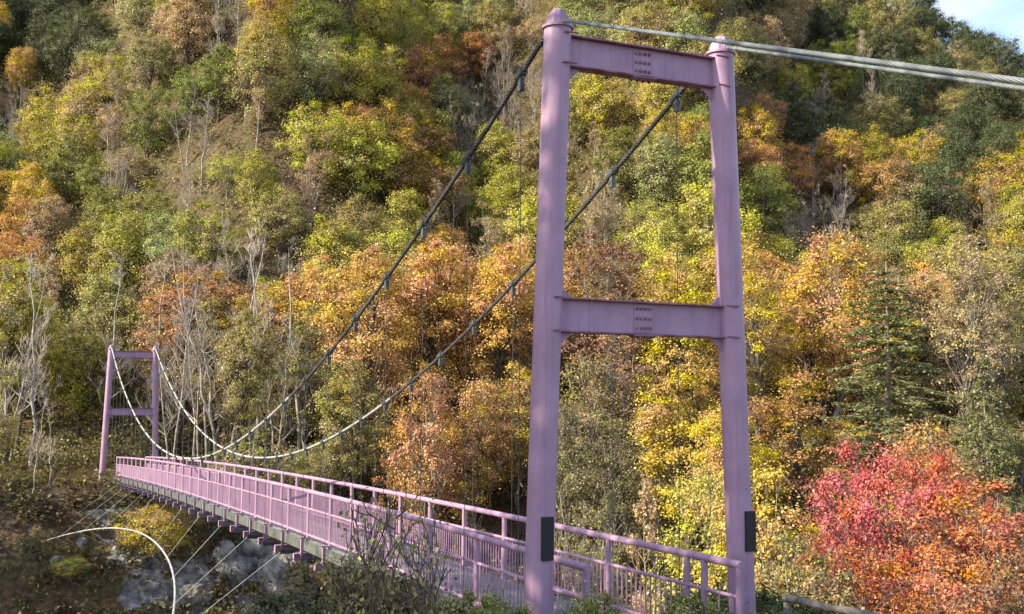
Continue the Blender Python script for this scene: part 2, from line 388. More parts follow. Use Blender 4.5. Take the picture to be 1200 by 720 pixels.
# railings
def railing(side, posts, ends, label):
    zf = zrail if side > 0 else zrail_l
    x = side*RX
    y0, y1 = posts[0]-(.235 if side > 0 else .06), posts[-1]+.06
    yy = np.linspace(y0, y1, 100)
    mb = MB(); 
    for off, r, n in ((0, .056, 12), (-.44, .028, 8), (-1.10, .03, 8)):
        mb.tube(np.stack([0*yy+x, yy, zf(yy)+off], 1), r, n)
    for k in range(1, len(posts)//3):
        y = posts[3*k]+.12; yk = np.array([y-.012, y+.012]); mb.tube(np.stack([0*yk+x, yk, zf(yk)], 1), .0605, 12)
    e0, e1 = ends
    ye = np.linspace(e0, e1, 6)
    for off, r in ((0, .057), (-.44, .028), (-1.10, .03)): mb.tube(np.stack([0*ye+x, ye, zf(ye)+off], 1), r, 14)
    rail = mb.build('railing', PINK, bridge, smooth=True)
    rail['label'] = label
    for i, y in enumerate(posts):
        z = float(zf(y)); p = MB()
        xo = side*(RX+.0)
        p.tube([(xo, y, z-.03), (xo, y, z-1.3)], .05, 10)
        if posts[0] < y: p.box((min(side*1.032, side*1.10), y-.045, z-1.62), (max(side*1.032, side*1.10), y+.045, z-1.16)); p.box((min(xo, side*1.10), y-.044, z-1.20), (max(xo, side*1.10), y+.044, z-1.163))
        p.build('rail_post', PINK, rail, smooth=True)
        if i+1 < len(posts):
            q = MB(); nb = 16
            for k in range(1, nb):
                yb = y+(posts[i+1]-y)*k/nb; zb = float(zf(yb))
                q.tube([(x, yb, zb-.45), (x, yb, zb-1.10)], .015, 5, caps=False)
            q.build('baluster_panel', PINK, rail)
    for y in (e0+.05, e1-(.2 if side > 0 else .05)):
        z = float(zf(y)); p = MB(); p.tube([(x, y, z-.03), (x, y, z-1.55)], .052, 12); p.build('rail_post', PINK, rail, smooth=True)
    q = MB()
    for k in (1, 2, 3):
        yb = e0+(e1-e0)*k/4; zb = float(zf(yb)); q.tube([(x, yb, zb-.45), (x, yb, zb-1.10)], .015, 5, caps=False)
    q.build('baluster_panel', PINK, rail)
yR = np.concatenate([[.289], .5245+2.115*np.arange(1, 31)])
yL = np.concatenate([[1.75, 3.94, 6.226, 8.6], .3801+2.115*np.arange(5, 31)])
railing(1, yR, (-1.06, .035), 'railing on the side away from the camera bank')
railing(-1, yL, (-.03, 1.2), 'railing on the near side above the guy cable')
# approach slab on the near bank
ap = MB(); ap.box((-1.25, -9, -.35), (1.25, .08, .045)); ap.build('approach_slab', CONC, bridge, bevel=.01)

# main cables, clamps, hangers, backstays
def strand_rope(mb, pts, R, strands=6, pitch=0.42, n=6):
    """laid wire rope: strands winding round the line"""
    pts = np.asarray(pts, float); t = np.gradient(pts, axis=0); ln = np.linalg.norm(np.diff(pts, axis=0), axis=1)
    s = np.concatenate([[0], np.cumsum(ln)]); t /= np.linalg.norm(t, axis=1)[:, None]
    a = np.cross(t, [1.0, 0, 0]); a /= np.linalg.norm(a, axis=1)[:, None]; b = np.cross(t, a)
    r = R*0.36
    for k in range(strands):
        ph = 2*math.pi*(s/pitch + k/strands)
        mb.tube(pts + (R-r)*(np.cos(ph)[:, None]*a+np.sin(ph)[:, None]*b), r, n)
    mb.tube(pts, R*.45, 6)
for s in (-1, 1):
    yy = np.linspace(0.05, SPAN-.05, 1000)
    x = s*W0
    split = 15.5  # one cable, coloured dark as shade before this point, pale as sun beyond
    mb = MB(); ya = yy
    mb.tube(np.stack([0*ya+x, ya, zcable(ya)], 1)[::4], .03, 8)
    yn = yy[yy < split]
    cbl = mb.build('main_cable', ROPE_G, bridge, smooth=True)
    tw = MB(); strand_rope(tw, np.stack([0*yn+x, yn, zcable(yn)], 1), .042, 6, 0.5, 5); tw.build('wire_rope', ROPE_D, cbl, smooth=True)
    sl = MB(); y2 = yy[yy >= split][::4]; sl.tube(np.stack([0*y2+x, y2, zcable(y2)], 1), .038, 8); sl.build('sunlit_cable', ROPE_W, cbl, smooth=True)
    bs = MB(); yb = np.linspace(-.1, -21.5, 900); ok = 8.94+.376*yb
    strand_rope(bs, np.stack([0*yb+x, yb, ok], 1), .027, 7, 0.55, 6); bs.build('backstay_rope', ROPE_G, cbl, smooth=True)
    for y in BY:
        zc = float(zcable(y)); zd = float(zrail(y))-1.6
        sl_ = -0.4392+2*.00636*y; d = np.array([0, 1, sl_])/math.hypot(1, sl_)
        c = np.array([x, y, zc]); q = MB()
        q.tube([c-d*.11, c+d*.11], .075, 10)
        up = np.array([0, -d[2], d[1]])
        q.box(tuple(c+(-.035, -.05, -.25)), tuple(c+(.035, .05, -.05)))
        for e in (-.06, .06):
            p = c+d*e; q.tube([p-up*.115, p+up*.115], .016, 6)
        q.build('cable_clamp', STEEL_D, cbl)
        hg = MB(); hg.tube([(x, y, zc-.2), (x, y, zd+.02)], .0065, 5)
        hg.box((min(s*1.032, s*1.42), y-.012, zd-.06), (max(s*1.032, s*1.42), y+.012, zd+.05)); hg.tube([(x, y, zd+.1), (x, y, zd+.28)], .018, 6); hg.build('hanger', ROPE_D if y < 22 else ROPE_G, cbl)  # near hangers coloured dark to stand in for shade
# wind guy on the visible side
Y0 = 34.0
def guy(y):
    return np.stack([-2.35-.0058*(y-Y0)**2, y, -1.85-np.where(y > Y0, .0044, .0018)*(y-Y0)**2], -1)
yg = np.linspace(6, 62.5, 90)
g = MB().tube(guy(yg), .034, 8).build('wind_guy_cable', ROPE_W, bridge, smooth=True)
for y in BY[1::2]:
    y = float(y)
    if not 12 < y < 61: continue
    P = np.array([-1.42, y, float(zrail(y))-1.62]); Q = guy(np.array([y]))[0]
    if y > 56: Q = P+(Q-P)*.9
    MB().tube([P, Q+(P-Q)*-.06], .010, 5).build('tie_rope', ROPE_W, g)

# ------------------------------------------------------------------ log fence by the approach
fence = empty('log_fence', (2.0, -.5, 0), label='low grey log guard fence starting behind the near tower', cat='fence')
fp = [np.array([.02, -.1+0, 0]), np.array([.1, -1.6, 0]), np.array([.2, -3.1, 0]), np.array([.3, -4.6, 0]), np.array([.42, -6.1, 0])]
for i, p in enumerate(fp):
    MB().tube([p+(0, 0, -.6), p+(0, 0, .2), p+(0, 0, .68)], [.06, .058, .055], 10).build('fence_post', WOODM, fence, smooth=True)
for zz, r in ((.74, .055), (.42, .05)):
    for i in range(len(fp)-1):
        a, b = fp[i], fp[i+1]; pts = [a+(b-a)*t+np.array([-.01 if zz > .5 else -.11, 0, zz+.012*math.sin(9*t+i)]) for t in np.linspace(-.03, .985, 6)]
        MB().tube(pts, r*np.array([1, .97, 1.02, .95, 1, .96]), 10).build('fence_rail', WOODM, fence, smooth=True)
#@@PLANTS
# ------------------------------------------------------------------ plant generators
def leaf_quads(rs, C, Rd, n, size, squash=0.75, up=0.45, outc=None):
    """n leaves round every clump centre: returns verts, quads, clump and leaf values"""
    k = len(C); ci = np.repeat(np.arange(k), n); M = len(ci)
    d = rs.normal(size=(M, 3)); d /= np.linalg.norm(d, axis=1)[:, None]
    rad = np.minimum(np.abs(rs.normal(size=M))*.62, 1.75)
    P = C[ci] + d*(rad*Rd[ci])[:, None]*np.array([1, 1, squash])
    oc = np.zeros(3) if outc is None else outc
    o = P-oc; o /= np.linalg.norm(o, axis=1)[:, None]+1e-9
    nr = 0.45*o + 0.45*d + np.array([0, 0, up]) + rs.normal(size=(M, 3))*0.45
    nr /= np.linalg.norm(nr, axis=1)[:, None]
    r = rs.normal(size=(M, 3)); a = np.cross(nr, r); a /= np.linalg.norm(a, axis=1)[:, None]; b = np.cross(nr, a)
    s = size*rs.uniform(0.55, 1.35, M)[:, None]
    V = np.stack([P-a*s*.5, P-b*s*.36+nr*s*.08, P+a*s*.55, P+b*s*.36+nr*s*.08], 1).reshape(-1, 3)
    Q = np.arange(4*M).reshape(-1, 4)
    cv = rs.uniform(0, 1, k)[ci]
    return V, Q, cv, rs.uniform(0, 1, M)
def leaf_mesh(name, *parts):
    V, Q, c, l = [], [], [], []; n = 0
    for v, q, a, b in parts: V.append(v); Q.append(q+n); c.append(a); l.append(b); n += len(v)
    me = quad_mesh(name, np.vstack(V), np.vstack(Q), {'clump': np.concatenate(c), 'leaf': np.concatenate(l)})
    me.materials.append(LEAF); return me
def curve(rs, a, b, sag, k=5, wob=0.05):
    a = np.asarray(a, float); b = np.asarray(b, float); t = np.linspace(0, 1, k)[:, None]
    L_ = np.linalg.norm(b-a); p = a+(b-a)*t; p[:, 2] += sag*L_*np.sin(t[:, 0]*math.pi)
    j = rs.normal(size=(k, 3))*wob*L_; j[0] = j[-1] = 0
    return p+j
def grow(mb, rs, p, d, ln, r, depth, n=4, spread=0.75, upb=0.25, kids=(3, 5), minr=0.008):
    """a branch and its own smaller branches"""
    k = 4; P = [np.asarray(p, float)]; d = np.asarray(d, float)
    for i in range(k):
        d = d + rs.normal(size=3)*0.13 + np.array([0, 0, upb*0.25]); d /= np.linalg.norm(d); P.append(P[-1]+d*ln/k)
    P = np.array(P); mb.tube(P, np.maximum(np.linspace(r, r*.35, k+1), minr), n if depth > 1 else 3, caps=False)
    if depth <= 0: return
    for _ in range(rs.randint(*kids)):
        t = rs.uniform(0.3, 1.0); i = min(int(t*k), k-1); q = P[i]+(P[i+1]-P[i])*(t*k-i)
        dd = (P[i+1]-P[i]); dd /= np.linalg.norm(dd); e = rs.normal(size=3); e -= dd*(e@dd); e /= np.linalg.norm(e)
        nd = dd*(1-spread*.5)+e*spread+np.array([0, 0, upb]); nd /= np.linalg.norm(nd)
        grow(mb, rs, q, nd, ln*rs.uniform(.45, .72), r*.5*(1-.35*t)+.002, depth-1, n, spread, upb, kids, minr)

def proto_broad(seed, h, rx, rz, zc, trunk_r, clumps, per, size, crad, bark=BARK_D, limb_from=0.3, lean=0.0, twigs=True):
    """leafy tree: uneven crown of leaf clumps, each clump carried by its own limb"""
    rs = np.random.RandomState(seed)
    lob = rs.normal(size=(6, 3)); lob /= np.linalg.norm(lob, axis=1)[:, None]; la = rs.uniform(-.22, .34, 6)
    C = []; tries = 0
    while len(C) < clumps and tries < 6000:
        tries += 1
        d = rs.normal(size=3); d /= np.linalg.norm(d)
        env = 1+sum(a*max(0, d@l)**3 for a, l in zip(la, lob))
        r = rs.uniform(0.25, 1)**0.5*env
        p = np.array([d[0]*rx*r, d[1]*rx*r, zc+d[2]*rz*r])
        if d[2] < -.3 and rs.uniform() < .45: continue
        if all(np.linalg.norm(p-c) > crad*.78 for c in C): C.append(p)
    C = np.array(C)
    Rd = crad*rs.uniform(.5, 1.45, len(C))
    mb = MB(); top = np.array([lean*h, rs.uniform(-.03, .03)*h, zc+rz*.55])
    ax = curve(rs, (0, 0, -.5), top, 0, 7, .018); mb.tube(ax, trunk_r*np.array([1.25, 1, .86, .7, .52, .34, .14]), 8)
    for c, rr in zip(C, Rd):
        f = np.clip((c[2]-rz*.55-rs.uniform(.3, 1)*np.hypot(c[0], c[1])*.45)/ (top[2]+.5), limb_from*.8, .95)
        i = f*6; j = min(int(i), 5); q = ax[j]+(ax[j+1]-ax[j])*(i-j)
        P = curve(rs, q, c, .06, 5, .045); mb.tube(P, np.linspace(trunk_r*.34*(1-.5*f), .014, 5), 4, caps=False)
        if twigs:
            for _ in range(4):
                e = rs.normal(size=3); e /= np.linalg.norm(e); e[2] = abs(e[2])*.8
                mb.tube([P[-2], (P[-2]+c)/2+e*rr*.25, c+e*rr*.9], [.016, .012, .006], 3, caps=False)
    tm = mb.mesh('trunk', bark, True)
    cm = leaf_mesh('crown', leaf_quads(rs, C, Rd, per, size, outc=np.array([0, 0, zc-rz*.3])))
    return {'trunk': tm, 'crown': cm, 'h': max((C[:, 2]+Rd*.6).max(), 1e-3), 'r': rx}
def proto_bare(seed, h, spread, bark, stems=1, leaves=0, lsize=.2, depth=3, kids=(5, 8), upb=.42, rf=.011):
    rs = np.random.RandomState(seed); tk = MB(); tw = MB()
    ends = []
    for s in range(stems):
        ang = rs.uniform(0, 6.28); ln = (0.06 if stems == 1 else .16)*h*rs.uniform(.5, 1.2)
        hh = h*(1 if s == 0 else rs.uniform(.7, .95))
        ax = curve(rs, (0.12*s*math.cos(ang), .12*s*math.sin(ang), -.5), (ln*math.cos(ang), ln*math.sin(ang), hh), 0, 9, .006)
        r0 = rf*h*(1 if stems == 1 else .75)
        rr = r0*np.array([1.2, 1, .9, .78, .66, .52, .38, .24, .08]); tk.tube(ax, rr, 7, caps=False)
        for b in range(int(16/ max(1, stems*.6))):
            f = rs.uniform(.28, .98); i = f*8; j = min(int(i), 7); q = ax[j]+(ax[j+1]-ax[j])*(i-j)
            a2 = rs.uniform(0, 6.28); d = np.array([math.cos(a2), math.sin(a2), rs.uniform(.35, 1.3)]); d /= np.linalg.norm(d)
            L_ = h*spread*(1.12-f)*rs.uniform(.6, 1.1)+.4
            grow(tw, rs, q, d, L_, r0*(1.05-f)*.45+.012, depth-1, 4, .7, upb, kids, .009)
            ends.append(q+d*L_)
    P = {'trunk': tk.mesh('trunk', bark, True), 'twigs': tw.mesh('branches', TWIG), 'h': h, 'r': h*spread}
    if leaves:
        V = np.vstack(tw.v); C = V[rs.randint(0, len(V), 260)]+rs.normal(size=(260, 3))*.1
        C = C[C[:, 2] > h*.25]
        P['crown'] = leaf_mesh('crown', leaf_quads(rs, C, .55*rs.uniform(.5, 1.2, len(C)), max(1, leaves//len(C)), lsize, up=.3))
    return P
def proto_conifer(seed, h, rb, size=.14, per=46):
    rs = np.random.RandomState(seed); mb = MB(); ax = curve(rs, (0, 0, -.5), (0, 0, h), 0, 7, .004); mb.tube(ax, .013*h*np.array([1.2, 1, .8, .62, .45, .25, .05]), 8)
    C = []; z = h*.1
    while z < h*.985:
        f = 1-z/h; nb = rs.randint(5, 8)
        a0 = rs.uniform(0, 6.28)
        for k in range(nb):
            a = a0+k*6.28/nb+rs.normal()*.22; L_ = rb*(f**.66)*rs.uniform(.6, 1.22)+.15
            if rs.uniform() < .04: continue
            tip = np.array([L_*math.cos(a), L_*math.sin(a), z-L_*.16+.12*L_*rs.normal()])
            P = curve(rs, (0, 0, z), tip, .09, 6, .02); P[-1, 2] += .08*L_; mb.tube(P, np.linspace(.035*f+.01, .006, 6), 4, caps=False)
            m_ = max(3, int(L_/.16))
            for t in np.linspace(.18, 1.0, m_):
                i = t*5; j = min(int(i), 4); q = P[j]+(P[j+1]-P[j])*(i-j)
                side = np.array([-math.sin(a), math.cos(a), 0]); wd = (.16+.30*L_*.35)*(1-t*.55)
                for sg in (-1, 1):
                    C.append(q+side*sg*rs.uniform(0, wd)+np.array([0, 0, -rs.uniform(0, .16)]))
        z += h*.024+rs.uniform(0, .1)
    C = np.array(C)
    V, Q, cv, lv = leaf_quads(rs, C, np.full(len(C), .17), per//5, size, .5, .5)
    return {'trunk': mb.mesh('trunk', BARK_G, True), 'crown': leaf_mesh('crown', (V, Q, cv, lv)), 'h': h, 'r': rb}

BROAD = [proto_broad(100+i, 12, rx, rz, zc, .22, 64, 320, .185, 1.15) for i, (rx, rz, zc) in enumerate(
    [(3.7, 4.9, 7.2), (4.2, 4.6, 6.6), (3.1, 5.4, 7.4), (3.9, 5.0, 6.8), (3.5, 4.4, 7.2), (4.4, 4.8, 6.6), (3.1, 5.0, 7.4)])]
TALL = [proto_broad(200+i, 17, rx, rz, zc, .2, 78, 330, .15, .92, BARK_G if i % 2 else BARK_D, .35, rs_) for i, (rx, rz, zc, rs_) in enumerate(
    [(2.9, 5.2, 11.2, .03), (3.3, 5.8, 10.6, -.03), (2.6, 5.0, 11.6, .05), (3.1, 4.6, 11.9, 0), (2.8, 5.6, 10.9, -.05)])]
BARE = [proto_bare(300+i, 13, .24, BARK_G, 1 if i % 2 else 3) for i in range(5)]
SPARSE = [proto_bare(340+i, 14, .24, BARK_G, 1 if i % 2 else 2, 4600, .17) for i in range(5)]
BIRCH = [proto_bare(360+i, 17, .15, BARK_W, (4, 1, 2)[i], 0, depth=3, kids=(4, 6), upb=.6, rf=.0062) for i in range(3)]
CONIF = [proto_conifer(380, 17.5, 4.3), proto_conifer(381, 13, 3.0)]
BUSH = [proto_broad(400+i, 2, .95, .75, 1.0, .035, 34, 230, .07, .36, BARK_D, .1) for i in range(4)]
SLIM = [proto_broad(460+i, 9, 1.7, 3.2, 5.6, .09, 64, 290, .10, .68, BARK_G, .12) for i in range(2)]
SHADE = [proto_broad(480+i, 17, 3.4, 6.0, 10.6, .2, 60, 60, .26, 1.0, BARK_D, .3) for i in range(2)]
SMALL = [proto_broad(420+i, 5, 2.1, 1.8, 3.2, .07, 58, 330, .09, .6, BARK_G, .12) for i in range(3)]
MAPLE = [proto_broad(440, 6, 3.3, 2.3, 3.6, .12, 95, 560, .075, .68, BARK_G, .1)]

RGB = {'yellow': (.52, .37, .045), 'yellow green': (.45, .41, .06), 'green': (.245, .265, .045), 'dark green': (.10, .125, .045),
       'olive': (.34, .295, .095), 'orange': (.57, .325, .085), 'rust red': (.49, .245, .075), 'tan': (.44, .32, .155),
       'golden': (.52, .32, .06), 'red': (.43, .062, .05), 'burnt orange': (.46, .15, .04), 'needle green': (.20, .205, .072), 'dry olive': (.17, .14, .055), 'grey': (.30, .26, .215), 'brown': (.27, .15, .07), 'pale green': (.36, .36, .13)}
ALPHA = {'yellow': .7, 'yellow green': .5, 'green': .35, 'dark green': .3, 'olive': .55, 'orange': .7, 'rust red': .6, 'tan': .5, 'golden': .8, 'red': .65, 'burnt orange': .5, 'needle green': .3, 'dry olive': .6, 'grey': .3, 'brown': .6, 'pale green': .7}
PLANTS = []
SUNLIT = None
def plant(name, P, x, y, sc, colour, kind_word, cat='tree', sz=None, z=None, group=None, label=None, jit=.07, twig=(.27, .235, .20), rz=None, lean=(0, 0)):
    z = gz(x, y)-.1 if z is None else z
    e = empty(name, (x, y, z), rng.uniform(0, 6.28) if rz is None else rz, label, cat, group)
    e.scale = (sc*(sz or 1), sc*(sz or 1), sc); e.rotation_euler[0] = lean[0]; e.rotation_euler[1] = lean[1]
    def part(n, me, col):
        o = bpy.data.objects.new(n, me); COL.objects.link(o); o.parent = e; o.color = col; return o
    part('trunk', P['trunk'], (1, 1, 1, 1))
    k = rng.uniform(1-jit, 1+jit, 3)*rng.uniform(.82, 1.15)
    if 'twigs' in P: part('crown', P['twigs'], (*[min(1, c*v) for c, v in zip(twig, np.full(3, rng.uniform(.8, 1.2)))], 1))
    if 'crown' in P: part('foliage' if 'twigs' in P else 'crown', P['crown'], (*[c*v for c, v in zip(RGB[colour], k)], ALPHA[colour]))
    PLANTS.append(dict(e=e, colour=colour, kind=kind_word, x=x, y=y, top=z+P['h']*sc, mid=z+P['h']*sc*.62, label=label))
    return e

# what grows where: colours read off the photograph
ANCH = '''20,50,d 25,55,go 60,60,d 100,20,d 160,25,o 190,15,t 230,10,o 280,25,b 340,15,y 390,15,g 430,20,yg 480,30,yg 520,55,r 560,20,o 600,40,b 690,50,o 740,20,o
780,30,o 850,25,o 920,35,t 960,30,o 1000,30,g 1060,30,o 1110,40,o 1160,60,d 40,90,s 85,70,t 130,50,o 150,80,s 215,50,yg 195,100,g 250,90,g 300,90,g 330,50,o 385,75,or
440,70,yg 480,65,y 520,90,r 590,80,b 720,130,g 760,110,yg 790,140,y 880,130,y 900,50,o 950,40,yg 1000,40,b 1070,60,o 1130,100,o 20,110,b 60,140,yg 100,130,yg 150,130,b
180,160,go 230,150,b 285,130,o 320,110,s 370,100,or 400,150,yg 440,130,go 480,140,go 520,130,o 570,130,b 690,150,s 740,150,g 880,120,y 860,160,g 930,140,d 980,110,b
1030,130,o 1070,100,d 1150,130,d 1190,110,d 20,180,o 45,215,y 100,190,g 125,200,g 160,190,b 215,215,yg 300,190,yg 345,160,s 380,170,p 430,180,o 465,225,yg 500,200,s
560,190,yg 600,180,o 700,200,s 760,180,y 800,190,o 840,210,yg 900,160,r 905,200,g 960,210,b 1000,200,go 1040,160,y 1080,190,t 1100,200,d 1170,190,go 1200,170,y
20,260,r 60,250,t 115,270,yg 160,260,o 230,240,yg 330,250,o 400,240,o 460,240,yg 580,270,s 620,240,yg 700,250,p 740,240,yg 800,230,o 880,255,yg 950,250,b 1000,230,go
1020,250,o 1100,260,yg 1150,230,s 1190,250,yg 30,330,s 90,330,b 150,320,b 215,310,t 250,300,b 270,330,r 310,350,go 340,330,yg 380,320,or 420,310,or 450,330,t 500,310,or
540,310,go 590,320,or 690,300,go 720,310,yg 770,310,or 800,320,or 880,310,or 900,330,t 960,320,b 990,340,r 1080,340,or 1140,320,y 1190,310,y 30,400,yg 70,390,yg
110,380,o 210,380,s 260,390,o 300,390,o 340,400,o 390,400,o 430,400,or 480,390,or 520,390,t 570,380,or 610,390,or 690,420,o 740,420,br 790,430,y 820,400,yg 900,400,y
930,390,yg 970,380,or 1100,370,or 1150,400,r 1180,380,o 40,460,s 100,460,s 220,470,o 280,450,o 360,450,o 430,470,o 500,450,r 560,460,or 600,480,or 700,480,s 760,490,br
800,480,y 820,520,yg 880,450,y 920,440,t 1000,460,go 1100,440,t 1150,460,o'''.split()
CODE = {'y': 'yellow', 'yg': 'yellow green', 'g': 'green', 'd': 'dark green', 'o': 'olive', 'or': 'orange', 'r': 'rust red', 't': 'tan', 'go': 'golden', 'p': 'pale green', 'br': 'brown', 'b': 'grey', 's': 'sparse'}
AP = np.array([[float(c) for c in a.split(',')[:2]] for a in ANCH]); AC = [CODE[a.split(',')[2]] for a in ANCH]
def wild(px, py):
    d = (AP[:, 0]-px-rng.normal()*9)**2+(1.2*(AP[:, 1]-py-rng.normal()*9))**2
    c = AC[np.argsort(d)[0 if rng.uniform() < .88 else 1]]
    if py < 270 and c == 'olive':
        if px < 880: c = ('pale green', 'yellow green', 'olive')[rng.randint(3)]  # paler, fresher leaf colour also stands in for the brighter slope
        elif py < 170: c = ('dark green', 'olive')[rng.randint(2)]  # darker leaf colour stands in for shade on this part of the hill
    return c
def sow(u, v, zone):
    x, y = xy_of(u, v); g = gz(x, y)
    hh = rng.uniform(.85, 1.2)
    px, py, _ = project((x, y, g+8*hh))
    if not (-70 < px < 1270) or py > 700: return
    if zone == 'hill' and (py < -70 or (px > 1105 and project((x, y, g+11*hh))[1] < (px-1128)*.5)): return
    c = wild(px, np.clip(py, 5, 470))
    if zone == 'hill':
        sc = hh*.72
        if c == 'grey': plant('bare_tree', BARE[rng.randint(5)], x, y, sc*.95, c, 'bare grey tree', twig=(.30, .255, .215))
        elif c == 'sparse': plant('sparse_tree', SPARSE[rng.randint(5)], x, y, sc*.9, 'tan', 'half bare tan tree', twig=(.30, .255, .215))
        else: plant('green_tree' if c in ('green', 'dark green', 'olive', 'pale green') else 'autumn_tree', BROAD[rng.randint(7)], x, y, sc, c, c+' leafy tree', sz=rng.uniform(.92, 1.15))
    else:
        sc = rng.uniform(.82, 1.06)*(.74 if 190 < px < 440 and c in ('olive', 'yellow green', 'sparse', 'tan') else 1)
        if c == 'grey': plant('bare_tree', BARE[rng.randint(5)], x, y, sc*1.2, c, 'bare grey tree', twig=(.26, .225, .19))
        elif c == 'sparse': plant('sparse_tree', SPARSE[rng.randint(5)], x, y, sc*1.15, 'olive', 'half bare olive tree', twig=(.26, .225, .19))
        else:
            plant('slender_tree', TALL[rng.randint(5)], x, y, sc, c, c+' slender tree', sz=rng.uniform(.9, 1.15))
# hill, in staggered rows up the slope
u = 96.0; row = 0
while u < 186:
    st = 4.9+.008*(u-96)
    for v in np.arange(-.50*u-4, .50*u+4, st):
        sow(u+rng.uniform(-2.2, 2.2), v+(row % 2)*st/2+rng.uniform(-2.2, 2.2), 'hill')
    u += 4.8; row += 1
# the wooded terrace at the foot of the hill
FT = (project((-1.5, SPAN, 3))[0]-22, project((1.5, SPAN, 3))[0]+14)
u = 70.0; row = 0
while u < 93:
    for v in np.arange(-.48*u, .49*u, 5.6):
        uu = u+rng.uniform(-1.8, 1.8); vv = v+(row % 2)*2.8+rng.uniform(-1.8, 1.8); x, y = xy_of(uu, vv); px = project((x, y, 3))[0]
        if abs(x) < 4.5 and y < 75: continue
        if uu < 80 and FT[0]-8 < px < FT[1]+12: continue
        if x > 12 and uu < 74: continue
        if -28 < x < -3 and 61 < y < 70.5: continue
        if rng.uniform() < (.45 if x < 2 and uu < 77 else .12): continue
        sow(uu, vv, 'terrace')
    u += 5.2; row += 1

u = 61.0; row = 0
while u < 82:
    for v in np.arange(-.47*u, .47*u, 4.6):
        uu = u+rng.uniform(-1.8, 1.8); vv = v+(row % 2)*2.3+rng.uniform(-1.8, 1.8); x, y = xy_of(uu, vv); px = project((x, y, 3))[0]
        Yf_ = 60-.45*min(max(x-5, 0), 45)
        if -20 < x < -3 and 62 < y < 69: continue
        if y < Yf_-4 or abs(x) < 4.2 or (uu < 80 and FT[0]-(55 if uu < 75 else 14) < px < FT[1]+14) or rng.uniform() < .1: continue
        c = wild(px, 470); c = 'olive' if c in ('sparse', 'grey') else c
        if rng.uniform() < .35: plant('sparse_tree', SPARSE[rng.randint(5)], x, y, rng.uniform(.4, .62), c, 'thin half bare understory tree', twig=(.24, .2, .16))
        else: plant('understory_tree', SMALL[rng.randint(3)], x, y, rng.uniform(.7, 1.35), c, c+' understory tree')
    u += 5.0; row += 1

def depth_at(px, py):
    for t in np.arange(20, 110, .25):
        q = unproj(px, py, t)
        if gz(q[0], q[1]) >= q[2]: return t
    return 60.0

def hero(name, P, px, ytop, depth, wpx, colour, kind_word, label=None, cat='tree', zb=None, **k):
    """stands at a real distance in front of the camera; height from its ground to where its top is seen"""
    q = unproj(px, ytop, depth); x, y = q[0], q[1]; g = gz(x, y)-.1 if zb is None else zb
    if name == 'shrub' and wpx/FPX*depth/2/(P['r']*max(q[2]-g, .5)/P['h']) < .72: P = SLIM[int(px) % 2]
    sc = max(q[2]-g, .5)/P['h']; wide = wpx/FPX*depth/2/(P['r']*sc)
    return plant(name, P, x, y, sc, colour, kind_word, cat, sz=wide, z=g, label=label, **k)
hero('conifer', CONIF[0], 1038, 306, 64, 250, 'needle green', 'conifer', 'tall dark green conifer standing behind the red maple beside the near tower', jit=.03)
hero('conifer', CONIF[1], 1152, 415, 52, 120, 'needle green', 'conifer', 'shorter dark green conifer rising behind the outer edge of the red maple', jit=.03)
hero('maple_tree', MAPLE[0], 1062, 512, 36, 260, 'red', 'maple', 'bright red maple with orange lower leaves beyond the log fence', jit=.02, rz=1.9)
hero('shrub', SMALL[0], 1075, 486, 42, 120, 'golden', 'shrub', 'small golden tree peeping over the top of the red maple', jit=.03)
hero('shrub', SMALL[1], 1150, 560, 32, 150, 'burnt orange', 'shrub', 'orange red bushy tree at the outer side of the red maple', jit=.03)
hero('shrub', SMALL[2], 1010, 640, 27, 130, 'burnt orange', 'shrub', 'orange bush below the red maple just beyond the log fence', jit=.03, cat='shrub')
hero('shrub', SMALL[0], 1100, 640, 28, 130, 'burnt orange', 'shrub', 'rust orange bush below the middle of the red maple', jit=.03, cat='shrub')
hero('shrub', SMALL[1], 1190, 640, 27, 120, 'brown', 'shrub', 'brown green bush at the lower corner below the orange red bushy tree', jit=.03, cat='shrub')
hero('shrub', SMALL[1], 900, 545, 33, 120, 'yellow', 'shrub', 'yellow bushy tree right behind the leg with the narrower black plate', jit=.03)
hero('shrub', SMALL[2], 930, 625, 27, 120, 'olive', 'shrub', 'olive bush behind the start of the log fence', jit=.03, cat='shrub')
hero('shrub', SMALL[0], 825, 545, 36, 110, 'yellow green', 'shrub', 'yellow green bush between the tower legs close to the far leg', jit=.03, cat='shrub')
hero('slender_tree', TALL[2], 800, 425, 58, 110, 'yellow', 'slender', 'yellow slender tree seen between the tower legs beneath the middle beam')
hero('slender_tree', TALL[0], 925, 430, 60, 120, 'golden', 'slender', 'golden slender tree between the near tower and the tall conifer')
hero('slender_tree', TALL[3], 850, 470, 52, 90, 'yellow', 'slender', 'bright yellow slender tree half hidden by the plated far leg')
hero('sparse_tree', SPARSE[1], 765, 575, 40, 90, 'tan', 'sparse', 'small dry tan tree above the railing between the tower legs', twig=(.42, .33, .22))
for px, yt, dp, wp, c in ((690, 415, 68, 90, 'olive'), (735, 400, 70, 90, 'brown'), (770, 470, 62, 80, 'olive'), (660, 470, 64, 70, 'dry olive'), (715, 495, 60, 80, 'dry olive'), (560, 440, 70, 80, 'orange'), (610, 430, 72, 80, 'golden'), (500, 430, 68, 80, 'rust red')):
    hero('slender_tree', SLIM[rng.randint(2)], px, yt, dp, wp, c, c+' slim tree')
hero('birch_tree', BIRCH[0], 905, 520, 34, 120, 'grey', 'birch', 'fallen pale birch leaning beside the plated far leg', twig=(.62, .57, .5), lean=(.2, -.75), rz=0)
hero('sparse_tree', SPARSE[2], 690, 545, 46, 110, 'olive', 'sparse', 'tangled olive scrub tree beside the plated near leg')
